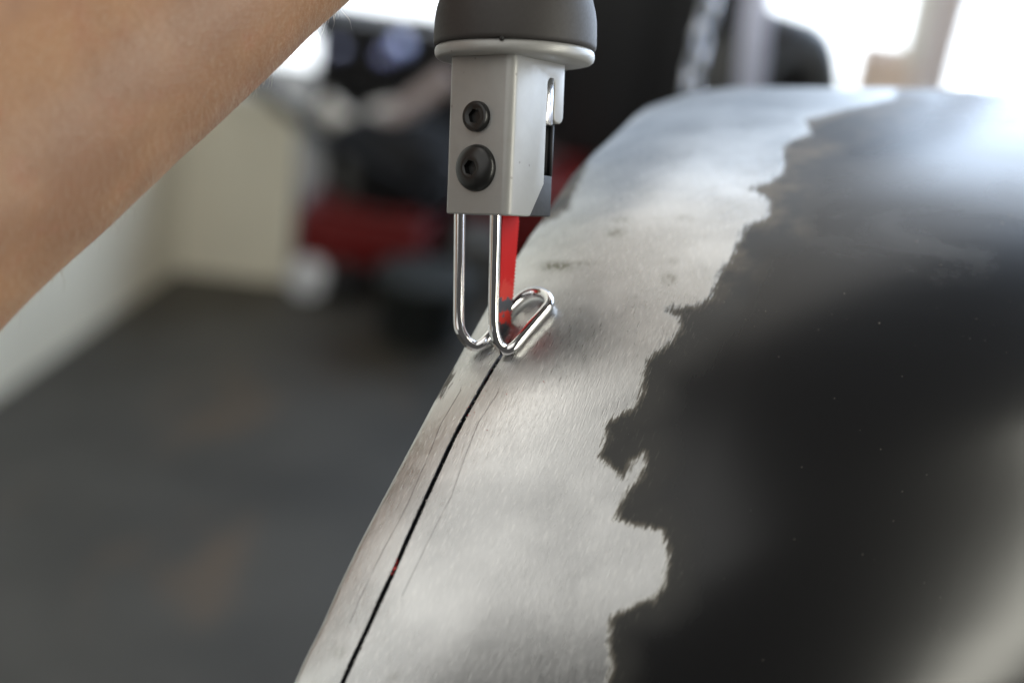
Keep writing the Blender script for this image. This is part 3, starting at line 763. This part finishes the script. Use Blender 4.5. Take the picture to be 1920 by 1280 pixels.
# tub, toolbox, grey case
tb = place('rubber_tub', 785, 630, 'dark grey rubber tub standing on the floor in front of the mower', 'tub'); kt = sc_at(tb)
bm = bmesh.new(); lathe(bm, [(0, 0), (70*kt, 0), (76*kt, .01), (86*kt, 118*kt), (92*kt, 120*kt), (92*kt, 126*kt), (84*kt, 126*kt), (72*kt, .02), (0, .02)], 48); obj('shell', bm, M['greytub'], tb)
bm = bmesh.new(); lathe(bm, [(0, 132*kt), (60*kt, 131*kt), (90*kt, 127*kt), (93*kt, 122*kt), (90*kt, 121*kt)], 48); obj('lid', bm, M['greytub'], tb)
bx = place('tool_box', 985, 500, 'dark red metal tool box on the floor behind the saw blade', 'tool box', R(8)); kb = sc_at(bx)
bm = bmesh.new(); box(bm, -140*kb, 150*kb, 0, .3, 0, 120*kb); bevel(obj('box_body', bm, M['mower_red'], bx), .012)
bm = bmesh.new(); box(bm, -142*kb, 152*kb, -.01, .31, 121*kb, 150*kb); bevel(obj('box_lid', bm, M['mower_red'], bx), .02)
bm = bmesh.new(); tube(bm, catmull([(-40*kb, .15, 148*kb), (-36*kb, .15, 172*kb), (36*kb, .15, 172*kb), (40*kb, .15, 148*kb)], 8), .012, 10); obj('handle', bm, M['black_plastic'], bx)
gc = place('grey_case', 880, 560, 'light grey plastic case on the floor between the tub and tool box', 'case', R(4)); kg = sc_at(gc)
bm = bmesh.new(); box(bm, -40*kg, 50*kg, 0, .16, 0, 110*kg); bevel(obj('case_body', bm, M['lgrey'], gc), .015)
bm = bmesh.new(); box(bm, -12*kg, 22*kg, -.012, .0, 84*kg, 96*kg); bevel(obj('latch', bm, M['black_plastic'], gc), .003)
# black workbench and cabinet; their fronts face the camera
def big(name, x0, x1, ytop, Z, depth, label, cat, thick=None):
    P0_ = px(x0, 100, Z); P1_ = pxy(x1, 100, P0_.y)
    top = (px(x0, ytop, Z).z+px(x1, ytop, Z).z)/2; e_ = empty(name, label, cat, Matrix.Translation((P0_.x, P0_.y, 0)))
    return e_, (P1_.x-P0_.x), top
e_, wd, top = big('workbench', 592, 1090, 48, 4300, .6, 'black steel workbench with round glass lamps on its front behind the mower', 'workbench')
bm = bmesh.new(); box(bm, -.02, wd, -.02, .17, top-.07, top); bevel(obj('bench_top', bm, M['black_steel'], e_), .008)
bm = bmesh.new(); box(bm, .0, wd-.02, .0, .15, 0, top-.072); bevel(obj('cabinet_body', bm, M['black_steel'], e_), .006)
for i in range(3):
    for j in range(2):
        bm = bmesh.new(); box(bm, .03+i*(wd-.06)/3, .01+(i+1)*(wd-.06)/3, -.018, -.001, .06+j*(top-.2)/2, .03+(j+1)*(top-.2)/2); dr = bevel(obj('drawer', bm, M['black_steel'], e_), .004)
        bm = bmesh.new(); cx = .02+(i+.5)*(wd-.06)/3; tube(bm, [(cx-.06, -.034, .02+(j+1)*(top-.2)/2-.05), (cx+.06, -.034, .02+(j+1)*(top-.2)/2-.05)], .006, 10); obj('handle', bm, M['guard'], dr)
WB = e_
blob('carry_case', 797, 44, WB.matrix_world.translation.y+.1, 26, 20, .05, M['black_plastic'], 'small black rounded case on the end of the workbench', 'case', 5, .05)
for i, (x, y, r_) in enumerate(((634, 95, 15), (722, 108, 16), (752, 88, 21))):  # made-up discs: blurred blue glints put into the front colour
    P_ = px(x, y, 4180); kk = 4.18/F_PX
    rt_ = empty('round_lamp', ['dim blue grey round glass lamp at the left end of the bench front', 'lower dull round glass lamp beside the brightest one', 'brightest blue round glass lamp at the right of the bench front'][i], 'lamp', Matrix.Translation(P_), 'round glass lamps on the bench front')
    mt = Matrix.Rotation(math.pi/2, 4, 'X')
    bm = bmesh.new(); lathe(bm, [(0, -.03), (r_*kk, -.03), (r_*kk*1.06, 0), (r_*kk*.95, .008)], 32, mt); obj('housing', bm, M['black_plastic'], rt_)
    bm = bmesh.new(); lathe(bm, [(r_*kk*.94, .004), (r_*kk*.7, .022), (r_*kk*.35, .032), (0.0001, .036)], 32, mt); obj('lens', bm, simple('lens_glass', ((.10, .11, .20), (.16, .17, .32), (.42, .50, .85))[i], .2), rt_)
e_, wd, top = big('tall_cabinet', 1068, 1385, -260, 3600, .5, 'tall black cabinet standing right behind the saw, beside the hanging chain', 'cabinet')
bm = bmesh.new(); box(bm, 0, wd, 0, .5, .05, top); bevel(obj('carcass', bm, M['black_steel'], e_), .008)
for i in range(2):
    bm = bmesh.new(); box(bm, .012+i*wd/2, (i+1)*wd/2-.012, -.02, -.001, .08, top-.03); dr = bevel(obj('door', bm, M['black_steel'], e_), .004)
    bm = bmesh.new(); box(bm, wd/2-.03+i*.04, wd/2-.018+i*.04, -.045, -.02, .8, 1.0); bevel(obj('handle', bm, M['guard'], dr), .003)
# chain hanging right of the cabinet, near
def link_mesh():
    bm = bmesh.new(); pts = []
    for i in range(25):
        a = 2*math.pi*i/24; pts.append(Vector((.0052*math.cos(a), 0, .0052*math.sin(a)+(.0052 if math.sin(a) > 0 else -.0052))))
    tube(bm, pts, .0021, 8, False); me = bpy.data.meshes.new('chain_link'); bm.to_mesh(me); bm.free()
    for p in me.polygons: p.use_smooth = True
    me.materials.append(M['steel']); return me
lm = link_mesh(); top_ = px(1352, -120, 880)
ch = empty('chain', 'shiny steel chain hanging in front of the black cabinet above the panel', 'chain', Matrix.Translation(top_))
nl = 17
for i in range(nl):
    o = bpy.data.objects.new('chain_link', lm); COL.objects.link(o); o.parent = ch
    o.location = (.0015*math.sin(i*.9), 0, -i*.0165); o.rotation_euler = (0, R(-8), R(40+90*(i % 2)))
# things at the bright doorway, on a white bench hidden behind the panel
ZT = 1900
tbp = px(1500, 355, ZT)
tbl = empty('white_table', 'pale table behind the crest of the fender holding the tyre', 'table', Matrix.Translation((tbp.x, tbp.y, 0)))
def py_of(v): u = CM.inverted() @ v; return 640+u.y/u.z*F_PX
dep = .1
while py_of(Vector((tbp.x+.5, tbp.y+dep, tbp.z))) > 222 and dep < 2: dep += .01
print('table depth', dep)
bm = bmesh.new(); box(bm, -.10, .62, -.1, dep, tbp.z-.03, tbp.z); bevel(obj('table_top', bm, M['white_paint'], tbl), .006)
for sx in (-.07, .59):
    for sy in (-.07, dep-.03):
        bm = bmesh.new(); box(bm, sx-.02, sx+.02, sy-.02, sy+.02, 0, tbp.z-.031); obj('leg', bm, M['white_paint'], tbl, smooth=False)
ty = empty('tyre', 'black rubber tyre standing on the pale table against the bright doorway', 'tyre', Matrix.Translation(px(1432, 192, ZT+60)) @ Matrix.Rotation(R(42), 4, 'Z') @ Matrix.Rotation(math.pi/2, 4, 'X'))
kk = (ZT+60)/F_PX*.001; r_ = 168*kk
bm = bmesh.new(); lathe(bm, [(r_*.5, -.03), (r_*.62, -.045), (r_*.88, -.045), (r_, -.03), (r_, .03), (r_*.88, .045), (r_*.62, .045), (r_*.5, .03), (r_*.5, -.03)], 64); obj('tread', bm, M['rubber_tyre'], ty)
bm = bmesh.new(); lathe(bm, [(0, -.01), (r_*.2, -.02), (r_*.49, -.028), (r_*.5, .028), (r_*.3, .02), (0, .015)], 40); obj('rim', bm, M['black_plastic'], ty)
st = empty('steel_strut', 'blurred silvery strut leaning behind the hanging chain', 'strut', Matrix.Translation(px(1395, 175, 1500)))
Q = st.matrix_world.inverted()
bm = bmesh.new(); tube(bm, [Q @ px(1400, 230, 1500), Q @ px(1428, -90, 1500)], 26*1.5/F_PX, 14); obj('tube_body', bm, M['pale'], st)
bm = bmesh.new(); tube(bm, [Q @ px(1394, 165, 1500), Q @ px(1396, 150, 1500)], 14*1.5/F_PX, 14); obj('clamp', bm, M['guard'], st)
yb = tbp.y+dep-.13
c_ = pxy(1640, 260, yb); c_.z = tbp.z; kk = -(CM.inverted() @ c_).z/F_PX
cbx = empty('cardboard_box', 'brown cardboard box on the pale table beside the white post', 'box', Matrix.Translation(c_))
hh = pxy(1640, 112, yb).z-tbp.z
bm = bmesh.new(); box(bm, -38*kk, 42*kk, 0, .12, 0, hh); obj('carton', bm, M['brown'], cbx, smooth=False)
bm = bmesh.new(); box(bm, -38*kk, 42*kk, -.001, .121, hh+.001, hh+.004); obj('flap', bm, M['brown'], cbx, smooth=False)
b0 = pxy(1676, 240, yb+.02); b0.z = tbp.z; b1 = pxy(1742, -60, yb+.02)
po = empty('white_post', 'leaning white post standing on the pale table in the bright doorway', 'post', Matrix.Translation(b0))
bm = bmesh.new(); tube(bm, [Vector((0, 0, 0)), b1-b0], 18*kk, 16); obj('post_shaft', bm, M['white_paint'], po)
bm = bmesh.new(); lathe(bm, [(0, .0), (26*kk, .0), (26*kk, .006), (19*kk, .012)], 24); obj('foot', bm, M['white_paint'], po)
P_ = px(1752, 190, 3000); jb = empty('door_jamb', 'pinkish door jamb at the left side of the blown out doorway', 'door frame', Matrix.Translation((P_.x, P_.y, 0)) @ Matrix.Rotation(R(-3), 4, 'Z'))
bm = bmesh.new(); 
Q = jb.matrix_world.inverted(); 
u0 = Q @ px(1745, 190, 3000); u1 = Q @ px(1778, -40, 3000)
prism(bm, [(u0.x-.045, 0), (u0.x+.03, 0), (u0.x+.03, 2.2), (u0.x-.045, 2.2)], lambda u, v, a: Vector((u, a, v)), 0, .1); obj('jamb_post', bm, M['jamb'], jb, smooth=False)
bm = bmesh.new(); box(bm, u0.x+.0, u0.x+.02, -.012, .0, 0, 2.2); obj('door_stop', bm, M['jamb'], jb, smooth=False)
M['concrete'] = simple('sunlit_concrete', (.55, .55, .54), .85, 0, .12, 3)
bm = bmesh.new(); box(bm, -1.4, 7, 4.75, 9, .0, .004); box(bm, .95, 7, 3.3, 4.746, .0, .004)
obj('driveway', bm, M['concrete'], kind='structure', smooth=False)
# sky beyond the openings
P_ = px(250, 0, 7000)
bm = bmesh.new(); box(bm, P_.x-.4, 17.0, 9.1, 9.15, -.3, 9.0)
obj('sky', bm, M['sky'], kind='structure', smooth=False)
print('tris', sum(len(o.data.polygons) for o in C.objects if o.type == 'MESH'))
